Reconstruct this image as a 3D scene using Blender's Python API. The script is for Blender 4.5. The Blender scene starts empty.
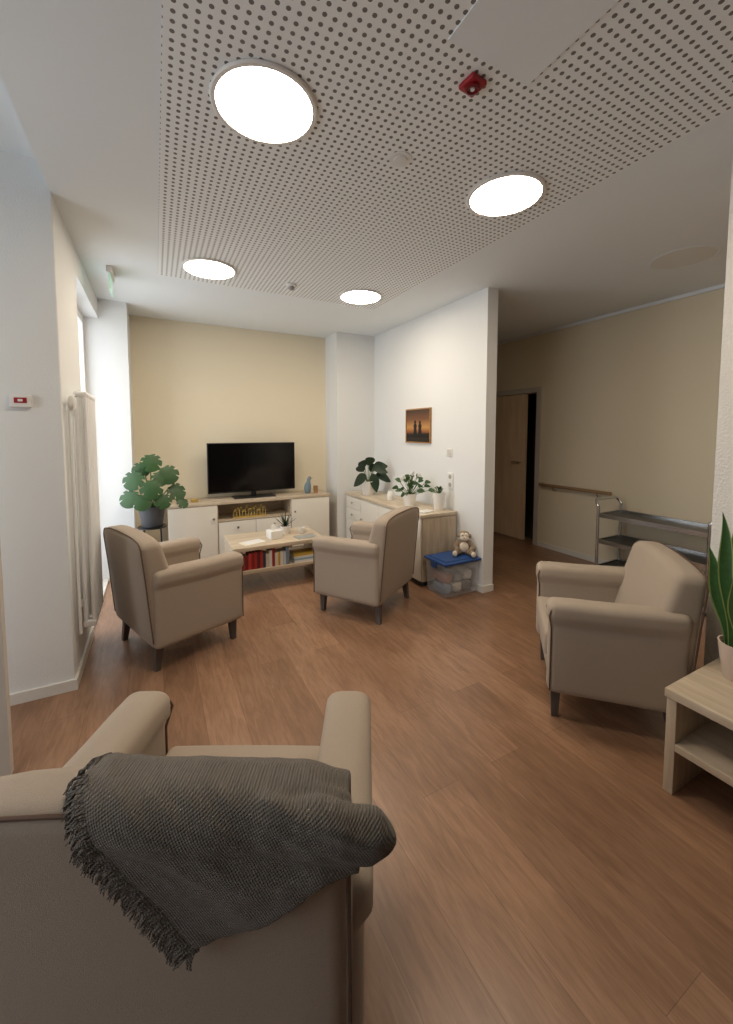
import bpy, bmesh, math, random
from mathutils import Vector, Matrix, noise
random.seed(7)
H=2.70; CAMH=1.45
scene=bpy.context.scene
COL=scene.collection

# ------------------------------------------------------------ materials
def lin(c):
    return tuple(((v/255)/12.92 if v/255<=0.04045 else ((v/255+0.055)/1.055)**2.4) for v in c)+(1,)
def mat(name,rgb,rough=0.6,metal=0.0,bump=0.0,bscale=200,var=0.0,vscale=8,emit=None,estr=0,spec=0.5,sheen=0):
    m=bpy.data.materials.new(name); m.use_nodes=True
    nt=m.node_tree; b=nt.nodes['Principled BSDF']
    b.inputs['Base Color'].default_value=lin(rgb)
    b.inputs['Roughness'].default_value=rough; b.inputs['Metallic'].default_value=metal
    b.inputs['Specular IOR Level'].default_value=spec
    if sheen: b.inputs['Sheen Weight'].default_value=sheen
    tc=nt.nodes.new('ShaderNodeTexCoord')
    if var>0:
        n=nt.nodes.new('ShaderNodeTexNoise'); n.inputs['Scale'].default_value=vscale; n.inputs['Detail'].default_value=6
        nt.links.new(tc.outputs['Object'],n.inputs['Vector'])
        r=nt.nodes.new('ShaderNodeMixRGB'); r.blend_type='MIX'
        c=lin(rgb); r.inputs[1].default_value=tuple(max(0,v*(1-var)) for v in c[:3])+(1,)
        r.inputs[2].default_value=tuple(min(1,v*(1+var)) for v in c[:3])+(1,)
        nt.links.new(n.outputs['Fac'],r.inputs[0]); nt.links.new(r.outputs[0],b.inputs['Base Color'])
    if bump>0:
        n=nt.nodes.new('ShaderNodeTexNoise'); n.inputs['Scale'].default_value=bscale; n.inputs['Detail'].default_value=4
        nt.links.new(tc.outputs['Object'],n.inputs['Vector'])
        bp=nt.nodes.new('ShaderNodeBump'); bp.inputs['Strength'].default_value=bump; bp.inputs['Distance'].default_value=0.004
        nt.links.new(n.outputs['Fac'],bp.inputs['Height']); nt.links.new(bp.outputs[0],b.inputs['Normal'])
    if emit:
        b.inputs['Emission Color'].default_value=lin(emit); b.inputs['Emission Strength'].default_value=estr
    return m
def wood(name,c1,c2,axis='Y',rough=0.5,scale=6):
    m=bpy.data.materials.new(name); m.use_nodes=True; nt=m.node_tree; b=nt.nodes['Principled BSDF']
    tc=nt.nodes.new('ShaderNodeTexCoord'); mp=nt.nodes.new('ShaderNodeMapping')
    s={'X':(0.12,1,1),'Y':(1,0.12,1),'Z':(1,1,0.12)}[axis]; mp.inputs['Scale'].default_value=tuple(v*scale for v in s)
    n=nt.nodes.new('ShaderNodeTexNoise'); n.inputs['Scale'].default_value=4; n.inputs['Detail'].default_value=8; n.inputs['Distortion'].default_value=0.6
    r=nt.nodes.new('ShaderNodeValToRGB'); r.color_ramp.elements[0].position=0.35; r.color_ramp.elements[1].position=0.65
    r.color_ramp.elements[0].color=lin(c1); r.color_ramp.elements[1].color=lin(c2)
    nt.links.new(tc.outputs['Object'],mp.inputs[0]); nt.links.new(mp.outputs[0],n.inputs['Vector'])
    nt.links.new(n.outputs['Fac'],r.inputs[0]); nt.links.new(r.outputs[0],b.inputs['Base Color'])
    b.inputs['Roughness'].default_value=rough
    return m
def floor_mat():
    m=bpy.data.materials.new('vinyl_plank_floor'); m.use_nodes=True; nt=m.node_tree; b=nt.nodes['Principled BSDF']
    tc=nt.nodes.new('ShaderNodeTexCoord')
    mp=nt.nodes.new('ShaderNodeMapping'); mp.inputs['Rotation'].default_value=(0,0,math.radians(90))
    br=nt.nodes.new('ShaderNodeTexBrick'); br.offset=0.37; br.inputs['Scale'].default_value=1
    br.inputs['Brick Width'].default_value=1.22; br.inputs['Row Height'].default_value=0.18; br.inputs['Mortar Size'].default_value=0.0008
    br.inputs['Color1'].default_value=lin((146,111,86)); br.inputs['Color2'].default_value=lin((170,132,104)); br.inputs['Mortar'].default_value=lin((122,91,70))
    nt.links.new(tc.outputs['Object'],mp.inputs[0]); nt.links.new(mp.outputs[0],br.inputs['Vector'])
    prev=br.outputs['Color']
    for sc,dist,lo in (((12,1.6,1),1.2,(0.78,0.755,0.73,1)),((2.2,0.9,1),0.6,(0.84,0.82,0.80,1)),((60,6,1),0.5,(0.90,0.89,0.88,1))):
        mp2=nt.nodes.new('ShaderNodeMapping'); mp2.inputs['Scale'].default_value=sc
        n=nt.nodes.new('ShaderNodeTexNoise'); n.inputs['Scale'].default_value=3; n.inputs['Detail'].default_value=9; n.inputs['Distortion'].default_value=dist
        nt.links.new(tc.outputs['Object'],mp2.inputs[0]); nt.links.new(mp2.outputs[0],n.inputs['Vector'])
        r=nt.nodes.new('ShaderNodeValToRGB'); r.color_ramp.elements[0].position=0.35; r.color_ramp.elements[1].position=0.62
        r.color_ramp.elements[0].color=lo; r.color_ramp.elements[1].color=(1,1,1,1)
        nt.links.new(n.outputs['Fac'],r.inputs[0])
        mx=nt.nodes.new('ShaderNodeMixRGB'); mx.blend_type='MULTIPLY'; mx.inputs[0].default_value=1
        nt.links.new(prev,mx.inputs[1]); nt.links.new(r.outputs[0],mx.inputs[2]); prev=mx.outputs[0]
    nt.links.new(prev,b.inputs['Base Color'])
    b.inputs['Roughness'].default_value=0.33
    bp=nt.nodes.new('ShaderNodeBump'); bp.inputs['Strength'].default_value=0.1; bp.inputs['Distance'].default_value=0.002
    nt.links.new(n.outputs['Fac'],bp.inputs['Height']); nt.links.new(bp.outputs[0],b.inputs['Normal'])
    return m
def perf_mat():
    m=bpy.data.materials.new('perforated_plaster'); m.use_nodes=True; nt=m.node_tree; b=nt.nodes['Principled BSDF']
    tc=nt.nodes.new('ShaderNodeTexCoord'); P=0.0335
    def vm(op,a,bv=None):
        v=nt.nodes.new('ShaderNodeVectorMath'); v.operation=op; nt.links.new(a,v.inputs[0])
        if bv is not None: v.inputs[1].default_value=bv
        return v
    a=vm('MULTIPLY',tc.outputs['Object'],(1/P,1/P,0)); f=vm('FRACTION',a.outputs[0]); s=vm('SUBTRACT',f.outputs[0],(0.5,0.5,0)); l=vm('LENGTH',s.outputs[0])
    lt=nt.nodes.new('ShaderNodeMath'); lt.operation='LESS_THAN'; lt.inputs[1].default_value=0.23; nt.links.new(l.outputs['Value'],lt.inputs[0])
    mx=nt.nodes.new('ShaderNodeMixRGB'); mx.inputs[1].default_value=lin((240,243,243)); mx.inputs[2].default_value=lin((118,113,108))
    nt.links.new(lt.outputs[0],mx.inputs[0]); nt.links.new(mx.outputs[0],b.inputs['Base Color']); b.inputs['Roughness'].default_value=0.9
    return m
def woven_mat():
    m=mat('dark_grey_wool',(112,105,97),1.0,var=0.18,vscale=60,spec=0.05,sheen=0.15)
    nt=m.node_tree; b=nt.nodes['Principled BSDF']; tc=nt.nodes.new('ShaderNodeTexCoord')
    mp=nt.nodes.new('ShaderNodeMapping'); mp.inputs['Rotation'].default_value=(0,math.radians(32),0); nt.links.new(tc.outputs['Object'],mp.inputs[0])
    hs=[]
    for d in ('X','Z'):
        w=nt.nodes.new('ShaderNodeTexWave'); w.wave_type='BANDS'; w.bands_direction=d; w.inputs['Scale'].default_value=75; w.inputs['Distortion'].default_value=1.5; w.inputs['Detail'].default_value=2
        nt.links.new(mp.outputs[0],w.inputs['Vector']); hs.append(w.outputs['Fac'])
    ad=nt.nodes.new('ShaderNodeMath'); ad.operation='ADD'; nt.links.new(hs[0],ad.inputs[0]); nt.links.new(hs[1],ad.inputs[1])
    bp=nt.nodes.new('ShaderNodeBump'); bp.inputs['Strength'].default_value=0.55; bp.inputs['Distance'].default_value=0.003
    nt.links.new(ad.outputs[0],bp.inputs['Height']); nt.links.new(bp.outputs[0],b.inputs['Normal'])
    return m
W_white=mat('wall_white_plaster',(230,231,230),0.9,bump=0.35,bscale=140)
W_rough=mat('wall_rough_plaster',(226,223,217),0.95,bump=0.8,bscale=90)
W_cream=mat('wall_cream_paint',(232,221,196),0.9,bump=0.3,bscale=140)
W_corr=mat('wall_corridor_paint',(228,216,190),0.9,bump=0.3,bscale=140)
W_behind=mat('wall_behind_darkened',(88,76,64),0.9)  # unseen rear wall, coloured dark to cut bounce light on the near armchair
C_white=mat('ceiling_white_paint',(234,239,241),0.92,bump=0.05,bscale=100)
M_floor=floor_mat(); M_perf=perf_mat()
M_base=mat('baseboard_white',(225,221,214),0.5)
M_fab=mat('taupe_upholstery',(168,153,137),0.95,bump=0.35,bscale=650,var=0.08,vscale=260,spec=0.2,sheen=0.1)
M_pipe=mat('taupe_piping',(104,84,72),0.9,spec=0.2)
M_leg=wood('grey_brown_leg_wood',(78,70,66),(98,88,82),'Z')
M_oak=wood('pale_oak',(186,168,144),(206,190,167),'X',0.5)
M_oakY=wood('pale_oak_lengthwise',(190,174,151),(210,195,173),'Y',0.5)
M_oakZ=wood('pale_oak_upright',(184,165,141),(204,188,164),'Z',0.5)
M_front=mat('cream_lacquer_front',(230,225,213),0.4)
M_gap=mat('shadow_gap',(60,54,48),0.8)
M_metal=mat('brushed_steel',(210,210,210),0.25,metal=1)
M_black=mat('black_plastic',(16,16,18),0.35)
M_screen=mat('tv_screen_glass',(8,8,10),0.12)
M_wp=mat('white_plastic',(232,230,226),0.4)
M_red=mat('red_plastic',(160,30,42),0.4)
M_rad=mat('radiator_enamel',(244,245,245),0.35)
M_green=mat('leaf_green',(46,80,38),0.45,var=0.4,vscale=9)
M_sgreen=mat('succulent_leaf_green',(62,104,52),0.45,var=0.45,vscale=45)
M_sedge=mat('leaf_edge_yellow_green',(150,170,96),0.5)
M_dgreen=mat('dark_leaf_green',(28,50,28),0.4,var=0.3,vscale=14)
M_lgreen=mat('fresh_leaf_green',(52,84,40),0.45,var=0.3,vscale=14)
M_stem=mat('stem_green',(82,104,56),0.6)
M_soil=mat('potting_soil',(52,38,28),1,bump=1,bscale=80)
M_potw=mat('white_ceramic',(235,232,226),0.25)
M_potg=mat('dark_grey_pot',(78,80,84),0.6)
M_terr=mat('pinkish_terracotta',(205,186,170),0.8,bump=0.2,bscale=60)
M_throw=woven_mat()
M_gold=mat('gold_decor',(205,176,96),0.4,metal=0.4,var=0.3,vscale=60)
M_bluelid=mat('blue_plastic_lid',(38,76,136),0.4)
M_plushb=mat('brown_plush',(150,132,114),1,bump=1,bscale=260,var=0.2,vscale=90,spec=0.1)
M_plushl=mat('cream_plush',(228,216,198),1,bump=0.8,bscale=260,spec=0.1)
M_blk=mat('black_bead',(10,10,10),0.2)
M_cart=mat('steel_tray',(52,53,56),0.3,metal=0.7)
M_rubber=mat('grey_rubber',(60,60,62),0.8)
M_dooroak=wood('door_beech',(216,188,156),(230,204,174),'Z',0.5,3)
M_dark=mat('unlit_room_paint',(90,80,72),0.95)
M_lamp=mat('lit_diffuser',(255,255,255),0.5,emit=(255,238,214),estr=40)
M_lampoff=mat('unlit_diffuser',(226,226,224),0.4)
M_gal=mat('greyish_door_enamel',(198,190,180),0.45)

def clearplastic():
    m=bpy.data.materials.new('clear_frosted_plastic'); m.use_nodes=True; nt=m.node_tree
    b=nt.nodes['Principled BSDF']; out=nt.nodes['Material Output']
    b.inputs['Base Color'].default_value=lin((220,224,228)); b.inputs['Roughness'].default_value=0.15
    t=nt.nodes.new('ShaderNodeBsdfTransparent'); mx=nt.nodes.new('ShaderNodeMixShader'); mx.inputs[0].default_value=0.3
    nt.links.new(t.outputs[0],mx.inputs[1]); nt.links.new(b.outputs[0],mx.inputs[2]); nt.links.new(mx.outputs[0],out.inputs['Surface'])
    return m
M_clear=clearplastic()
def winglass():
    m=bpy.data.materials.new('window_pane_glass'); m.use_nodes=True; nt=m.node_tree
    out=nt.nodes['Material Output']; g=nt.nodes.new('ShaderNodeBsdfGlossy'); g.inputs['Roughness'].default_value=0.02
    t=nt.nodes.new('ShaderNodeBsdfTransparent'); mx=nt.nodes.new('ShaderNodeMixShader'); mx.inputs[0].default_value=0.06
    nt.links.new(t.outputs[0],mx.inputs[1]); nt.links.new(g.outputs[0],mx.inputs[2]); nt.links.new(mx.outputs[0],out.inputs['Surface'])
    return m
M_glass=winglass()

# ------------------------------------------------------------ mesh builder
class MB:
    def __init__(s): s.v=[]; s.f=[]; s.m=[]
    def add(s,vs,fs,mi=0,fn=None):
        o=len(s.v)
        for p in vs:
            p=Vector(p)
            if fn: p=Vector(fn(p))
            s.v.append(p)
        for f in fs: s.f.append([i+o for i in f]); s.m.append(mi)
    def box(s,x0,x1,y0,y1,z0,z1,mi=0,bev=0,fn=None):
        if bev>0: return s.rbox((x0,y0,z0),(x1,y1,z1),bev,(1,1,1),mi,fn)
        vs=[(x0,y0,z0),(x1,y0,z0),(x1,y1,z0),(x0,y1,z0),(x0,y0,z1),(x1,y0,z1),(x1,y1,z1),(x0,y1,z1)]
        s.add(vs,[(0,3,2,1),(4,5,6,7),(0,1,5,4),(1,2,6,5),(2,3,7,6),(3,0,4,7)],mi,fn)
    def rbox(s,lo,hi,r,n=(4,4,4),mi=0,fn=None):
        r=min(r,*(0.499*(hi[i]-lo[i]) for i in range(3)))
        def ax(i):
            a=[lo[i]+r*k for k in (0,0.3,0.65)]; b=[hi[i]-r*k for k in (0.65,0.3,0)]
            mid=[lo[i]+r+(hi[i]-lo[i]-2*r)*k/n[i] for k in range(n[i]+1)]
            return a+mid+b
        A=[ax(i) for i in range(3)]; idx={}; vs=[]; fs=[]
        def vid(i,j,k):
            if (i,j,k) in idx: return idx[(i,j,k)]
            p=Vector((A[0][i],A[1][j],A[2][k]))
            q=Vector([min(max(p[c],lo[c]+r),hi[c]-r) for c in range(3)]); d=p-q
            if d.length>1e-9: p=q+d.normalized()*r
            idx[(i,j,k)]=len(vs); vs.append(p); return idx[(i,j,k)]
        N=[len(a)-1 for a in A]
        for i in range(N[0]):
            for j in range(N[1]):
                fs.append((vid(i,j,0),vid(i,j+1,0),vid(i+1,j+1,0),vid(i+1,j,0)))
                fs.append((vid(i,j,N[2]),vid(i+1,j,N[2]),vid(i+1,j+1,N[2]),vid(i,j+1,N[2])))
        for i in range(N[0]):
            for k in range(N[2]):
                fs.append((vid(i,0,k),vid(i+1,0,k),vid(i+1,0,k+1),vid(i,0,k+1)))
                fs.append((vid(i,N[1],k),vid(i,N[1],k+1),vid(i+1,N[1],k+1),vid(i+1,N[1],k)))
        for j in range(N[1]):
            for k in range(N[2]):
                fs.append((vid(0,j,k),vid(0,j,k+1),vid(0,j+1,k+1),vid(0,j+1,k)))
                fs.append((vid(N[0],j,k),vid(N[0],j+1,k),vid(N[0],j+1,k+1),vid(N[0],j,k+1)))
        s.add(vs,fs,mi,fn)
    def lathe(s,prof,c=(0,0,0),seg=32,mi=0,fn=None):
        vs=[];fs=[]
        for r,z in prof:
            for i in range(seg):
                a=2*math.pi*i/seg; vs.append((c[0]+r*math.cos(a),c[1]+r*math.sin(a),c[2]+z))
        for k in range(len(prof)-1):
            for i in range(seg):
                j=(i+1)%seg; fs.append((k*seg+i,k*seg+j,(k+1)*seg+j,(k+1)*seg+i))
        fs.append(tuple(reversed(range(seg)))); fs.append(tuple(range((len(prof)-1)*seg,len(prof)*seg)))
        s.add(vs,fs,mi,fn)
    def tube(s,pts,r,seg=8,mi=0,closed=False,fn=None):
        pts=[Vector(p) for p in pts]; n=len(pts); vs=[];fs=[]; up=None
        rr=r if isinstance(r,(list,tuple)) else [r]*n
        for i,p in enumerate(pts):
            a=pts[(i-1)%n] if (closed or i>0) else p; b=pts[(i+1)%n] if (closed or i<n-1) else p
            t=(b-a).normalized()
            if up is None: up=Vector((0,0,1)) if abs(t.z)<0.9 else Vector((1,0,0))
            u=(up-t*up.dot(t)).normalized(); w=t.cross(u); up=u
            for k in range(seg):
                an=2*math.pi*k/seg; vs.append(p+(u*math.cos(an)+w*math.sin(an))*rr[i])
        m=n if closed else n-1
        for i in range(m):
            for k in range(seg):
                l=(k+1)%seg; j=(i+1)%n; fs.append((i*seg+k,i*seg+l,j*seg+l,j*seg+k))
        if not closed: fs.append(tuple(reversed(range(seg)))); fs.append(tuple(range((n-1)*seg,n*seg)))
        s.add(vs,fs,mi,fn)
    def ball(s,c,r,mi=0,seg=16,rings=10,fn=None):
        if not isinstance(r,(tuple,list)): r=(r,r,r)
        vs=[];fs=[]
        for i in range(1,rings):
            t=math.pi*i/rings
            for k in range(seg):
                a=2*math.pi*k/seg; vs.append((c[0]+r[0]*math.sin(t)*math.cos(a),c[1]+r[1]*math.sin(t)*math.sin(a),c[2]+r[2]*math.cos(t)))
        vs.append((c[0],c[1],c[2]+r[2])); vs.append((c[0],c[1],c[2]-r[2])); T=len(vs)-2;B=T+1
        for i in range(rings-2):
            for k in range(seg):
                l=(k+1)%seg; fs.append((i*seg+k,(i+1)*seg+k,(i+1)*seg+l,i*seg+l))
        for k in range(seg):
            l=(k+1)%seg; fs.append((T,k,l)); fs.append((B,(rings-2)*seg+l,(rings-2)*seg+k))
        s.add(vs,fs,mi,fn)
    def out(s,name,mats,parent=None,loc=(0,0,0),rot=0,smooth=True,label=None):
        me=bpy.data.meshes.new(name); me.from_pydata([tuple(v) for v in s.v],[],s.f)
        for m in (mats if isinstance(mats,(list,tuple)) else [mats]): me.materials.append(m)
        for i,p in enumerate(me.polygons): p.material_index=s.m[i]; p.use_smooth=smooth
        me.update()
        if smooth: me.set_sharp_from_angle(angle=math.radians(42))
        o=bpy.data.objects.new(name,me); COL.objects.link(o); o.location=loc; o.rotation_euler=(0,0,rot)
        if parent: o.parent=parent
        if label: o['label']=label
        return o
def thing(name,label,cat,loc,rot=0,group=None):
    e=bpy.data.objects.new(name,None); e.empty_display_size=0.1; COL.objects.link(e); e.location=loc; e.rotation_euler=(0,0,rot)
    e['label']=label; e['category']=cat
    if group: e['group']=group
    return e
def tag(o,label,cat,group=None):
    o['label']=label; o['category']=cat
    if group: o['group']=group
    return o
def struct(o,label=None):
    o['kind']='structure'
    if label: o['label']=label
    return o
def sbox(name,x0,x1,y0,y1,z0,z1,m,label=None):
    b=MB(); b.box(x0,x1,y0,y1,z0,z1); return struct(b.out(name,m,smooth=False),label)
def part(name,m,parent,x0,x1,y0,y1,z0,z1,bev=0,label=None,fn=None):
    b=MB(); b.box(x0,x1,y0,y1,z0,z1,bev=bev,fn=fn); return b.out(name,m,parent,label=label)
def clone(root,loc,rot):
    n=root.copy(); COL.objects.link(n); n.location=loc; n.rotation_euler=(0,0,rot)
    def rec(o,p):
        for c in o.children:
            d=c.copy(); d.parent=p; COL.objects.link(d); rec(c,d)
    rec(root,n); return n

# ------------------------------------------------------------ room shell
XL=-0.444; YF=5.05; XW=2.58; XC=4.30
sbox('floor',-2.3,4.5,-2.6,6.2,-0.05,0,M_floor,'warm brown wood-look plank floor')
b=MB(); b.box(XL,4.5,-2.6,6.2,H,H+0.2); b.box(-2.3,XL,-2.6,2.7,H+0.15,H+0.2)
struct(b.out('ceiling',C_white,smooth=False),'plain matt white ceiling')
sbox('ceiling.001',0.055,2.01,-2.4,3.66,H-0.004,H,M_perf,'perforated acoustic ceiling panel with round holes')
sbox('wall_back',-0.21,2.04,YF,YF+0.15,0,H,W_cream,'cream painted wall behind the television')
sbox('wall_column_left',-0.75,-0.21,4.58,YF+0.15,0,H,W_white,'white column beside the window')
sbox('wall_column_right',2.04,XW,4.67,YF+0.15,0,H,W_white,'white column beside the cream wall')
sbox('wall_partition',XW,XW+0.12,2.64,6.2,0,H,W_white,'white plaster partition wall')
sbox('wall_left',-0.75,XL,2.70,3.38,0,H,W_white,'white wall carrying the radiator')
sbox('wall_left_facing',-2.3,-0.75,2.70,2.90,0,H+0.15,W_white,'white wall with call device')
sbox('wall_left_cladding',-0.75,XL-0.002,2.692,2.70,0,H+0.15,W_white,'white wall end face')
sbox('wall_left_upper',-0.75,XL,2.70,2.90,H,H+0.15,W_white)
sbox('wall_window_header',-0.75,XL,3.38,4.58,2.52,H,W_white)
b=MB(); b.box(-2.3,-2.2,-2.6,0.2,0,H+0.15); b.box(-2.3,-2.2,2.3,2.70,0,H+0.15); b.box(-2.3,-2.2,0.2,2.3,0,0.3); b.box(-2.3,-2.2,0.2,2.3,2.5,H+0.15)
struct(b.out('wall_far_left',W_white,smooth=False),'white outer wall with added window opening')  # opening added so fill light reaches the floor and chairs
sbox('wall_behind',-2.3,4.5,-2.6,-2.5,0,H+0.15,W_behind)
b=MB(); b.box(XC,XC+0.2,-2.5,3.50,0,H); b.box(XC,XC+0.2,4.36,6.2,0,H); b.box(XC,XC+0.2,3.50,4.36,1.96,H)
struct(b.out('wall_right',W_corr,smooth=False),'beige corridor wall')
sbox('wall_corridor_end',XW+0.12,XC+1.6,6.1,6.2,0,H,W_corr)
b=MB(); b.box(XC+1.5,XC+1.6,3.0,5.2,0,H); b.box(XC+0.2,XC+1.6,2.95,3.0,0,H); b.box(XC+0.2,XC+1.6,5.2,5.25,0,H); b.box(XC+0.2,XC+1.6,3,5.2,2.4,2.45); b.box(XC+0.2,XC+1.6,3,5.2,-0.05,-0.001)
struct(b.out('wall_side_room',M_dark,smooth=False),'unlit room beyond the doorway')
sbox('wall_pier',2.39,2.75,-2.5,0.92,0,H,W_rough,'rough white plaster pier')
sbox('baseboard_left_facing',-2.2,XL,2.678,2.692,0,0.06,M_base)
sbox('baseboard_left',XL,XL+0.014,2.678,3.38,0,0.06,M_base)
sbox('baseboard_back',-0.21,2.04,YF-0.014,YF,0,0.06,M_base)
sbox('baseboard_right',XC-0.014,XC,-2.5,3.44,0,0.06,M_base)
sbox('baseboard_partition',XW-0.014,XW,2.64,4.67,0,0.06,M_base)
sbox('baseboard_partition_end',XW-0.014,XW+0.12,2.626,2.64,0,0.06,M_base)
sbox('baseboard_column',XL,-0.21,4.566,4.58,0,0.06,M_base)
sbox('baseboard_pier',2.376,2.39,-2.5,0.92,0,0.06,M_base)
sbox('trim_1',XC-0.02,XC,-2.5,6.1,H-0.03,H-0.0,C_white,'thin ceiling cove strip')
b=MB(); b.box(0.86,1.22,0.70,1.075,H-0.009,H-0.004); struct(b.out('trim_2',C_white,smooth=False),'plain white ceiling access hatch')
b=MB()
for a in ((-0.62,-0.56,3.38,3.44,0.02,2.52),(-0.62,-0.56,4.52,4.58,0.02,2.52),(-0.62,-0.56,3.44,4.52,0.02,0.09),(-0.62,-0.56,3.44,4.52,2.45,2.52),(-0.62,-0.56,3.95,4.01,0.09,2.45)): b.box(*a)
w=struct(b.out('window_1',M_wp,smooth=False),'tall white framed window')
b=MB(); b.box(-0.592,-0.588,3.44,4.52,0.09,2.45); b.out('window_pane',M_glass,w,smooth=False)
b=MB()
for a in ((-2.28,-2.22,0.2,0.26,0.3,2.5),(-2.28,-2.22,2.24,2.3,0.3,2.5),(-2.28,-2.22,0.26,2.24,0.3,0.36),(-2.28,-2.22,0.26,2.24,2.44,2.5),(-2.28,-2.22,1.22,1.28,0.36,2.44)): b.box(*a)
w=struct(b.out('window_added',M_wp,smooth=False),'added wide white framed window, out of view')  # unseen window, added to let side fill into the room
b=MB(); b.box(-2.252,-2.248,0.26,2.24,0.36,2.44); b.out('window_pane',M_glass,w,smooth=False)
sbox('trim_3',-0.75,XL,3.38,4.58,0,0.02,M_base,'window threshold')
b=MB(); b.box(XC-0.02,XC+0.12,3.44,3.505,0,2.02); b.box(XC-0.02,XC+0.12,4.35,4.42,0,2.02); b.box(XC-0.02,XC+0.12,3.505,4.35,1.955,2.02)
struct(b.out('door_1',M_gal,smooth=False),'grey enamelled door frame')
b=MB(); b.box(XC+0.005,XC+0.045,3.69,4.34,0.01,1.95)
d=struct(b.out('door_2',M_dooroak,smooth=False),'beech sliding door standing ajar')
b=MB(); b.tube([(XC+0.005,3.75,1.05),(XC-0.04,3.75,1.05),(XC-0.04,3.87,1.05)],0.009); b.out('handle',M_metal,d)
b=MB(); b.box(-1.2,-0.578,2.10,2.14,0.01,2.05); struct(b.out('door_3',M_gal,smooth=False),'pale door leaf standing open')

# ------------------------------------------------------------ ceiling fixtures
def downlight(x,y,r,lit,name_lab):
    e=thing('ceiling_light',name_lab,'ceiling lamp',(x,y,H-0.004 if x<2.1 else H))
    e['group']='round flush ceiling lights'
    k=1 if lit else 0.4
    b=MB(); b.lathe([(r,0),(r+0.018,-0.001*k),(r+0.02,-0.006*k),(r+0.014,-0.012*k),(r,-0.012*k),(r-0.002,-0.004*k)],seg=64)
    b.out('trim_ring',M_wp if lit else C_white,e)
    b=MB(); b.lathe([(r-0.002,-0.003*k),(r-0.002,-0.009*k),(r*0.8,-0.0105*k),(0.01,-0.011*k)],seg=64); b.out('diffuser',M_lamp if lit else M_lampoff,e)
for x,y in ((0.41,1.61),(1.67,1.60),(0.405,3.34),(1.71,3.36)): downlight(x,y,0.18,True,'round flush ceiling lamp glowing warm white')
downlight(3.40,1.56,0.19,False,'round flush ceiling lamp switched off in the corridor')
downlight(3.45,-1.3,0.19,True,'added round flush fill lamp glowing warm white, out of view in the corridor')  # unseen lamp added behind the pier to brighten the corridor
for x,y,r in ((1.03,1.62,0.052),(1.058,3.37,0.045)):
    e=thing('smoke_detector','small round white smoke detector on perforated ceiling','smoke detector',(x,y,H-0.004))
    k=0.22 if y<2 else 1
    b=MB(); b.lathe([(r,0),(r,-0.012*k),(r*0.9,-0.018*k),(r*0.6,-0.02*k)],seg=32); b.out('base',M_lampoff,e)
    b=MB(); b.lathe([(r*0.6,-0.02*k),(r*0.58,-0.036*k),(r*0.4,-0.044*k),(0.005,-0.046*k)],seg=24); b.out('sensor_head',M_lampoff if k<1 else mat('detector_grey',(150,148,146),0.5),e)
e=thing('fire_alarm','red square fire alarm sounder on the ceiling','fire alarm',(1.04,1.16,H-0.004),0.1)
b=MB(); b.rbox((-0.036,-0.036,-0.018),(0.036,0.036,0),0.006); b.out('housing',M_red,e)
b=MB(); b.lathe([(0.026,-0.018),(0.026,-0.026),(0.02,-0.028),(0.018,-0.022),(0.005,-0.022)],seg=28); b.out('sounder_ring',mat('deep_red_plastic',(120,16,26),0.3),e)
b=MB(); b.lathe([(0.008,-0.022),(0.007,-0.027),(0.002,-0.028)],seg=20); b.out('beacon_lens',M_lampoff,e)
e=thing('exit_sign','slim illuminated emergency exit sign hanging from the ceiling','exit sign',(-0.27,3.75,H))
part('mount',M_wp,e,-0.02,0.02,-0.12,0.12,-0.05,0,0.005)
part('sign_panel',mat('exit_green',(180,214,196),0.4,emit=(190,230,210),estr=0.25),e,-0.006,0.006,-0.11,0.11,-0.17,-0.05,0.002)
e=thing('call_device','small white wall device with red panel','alarm button',(-0.61,2.692,1.61))
part('housing',M_wp,e,-0.045,0.045,-0.022,0,-0.032,0.032,0.006)
part('red_panel',M_red,e,-0.026,0.026,-0.0245,-0.0225,-0.010,0.018,0.0005)
part('button',M_wp,e,-0.010,0.010,-0.028,-0.0245,-0.002,0.010,0.001)
def plate(name,lab,cat,loc,n):
    e=thing(name,lab,cat,loc)
    part('frame',M_wp,e,-0.01,0,-0.04,0.04,-0.04*n,0.04*n,0.003)
    for k in range(n):
        zc=(k-(n-1)/2)*0.08
        if name=='wall_switch': part('rocker',mat('switch_rocker',(204,202,196),0.35),e,-0.014,-0.0095,-0.028,0.028,zc-0.028,zc+0.028,0.002)
        else:
            b=MB(); b.lathe([(0.022,0),(0.022,0.002),(0.018,0.002)],seg=20,fn=lambda p:Vector((-0.0105-p.z,p.x,p.y+zc))); b.out('socket_insert',mat('socket_grey',(170,168,162),0.5),e)
plate('wall_switch','white rocker light switch on the partition','light switch',(XW,3.12,1.25),1)
plate('wall_socket','double white power socket above the sideboard','power socket',(XW,3.10,0.97),2)

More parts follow.
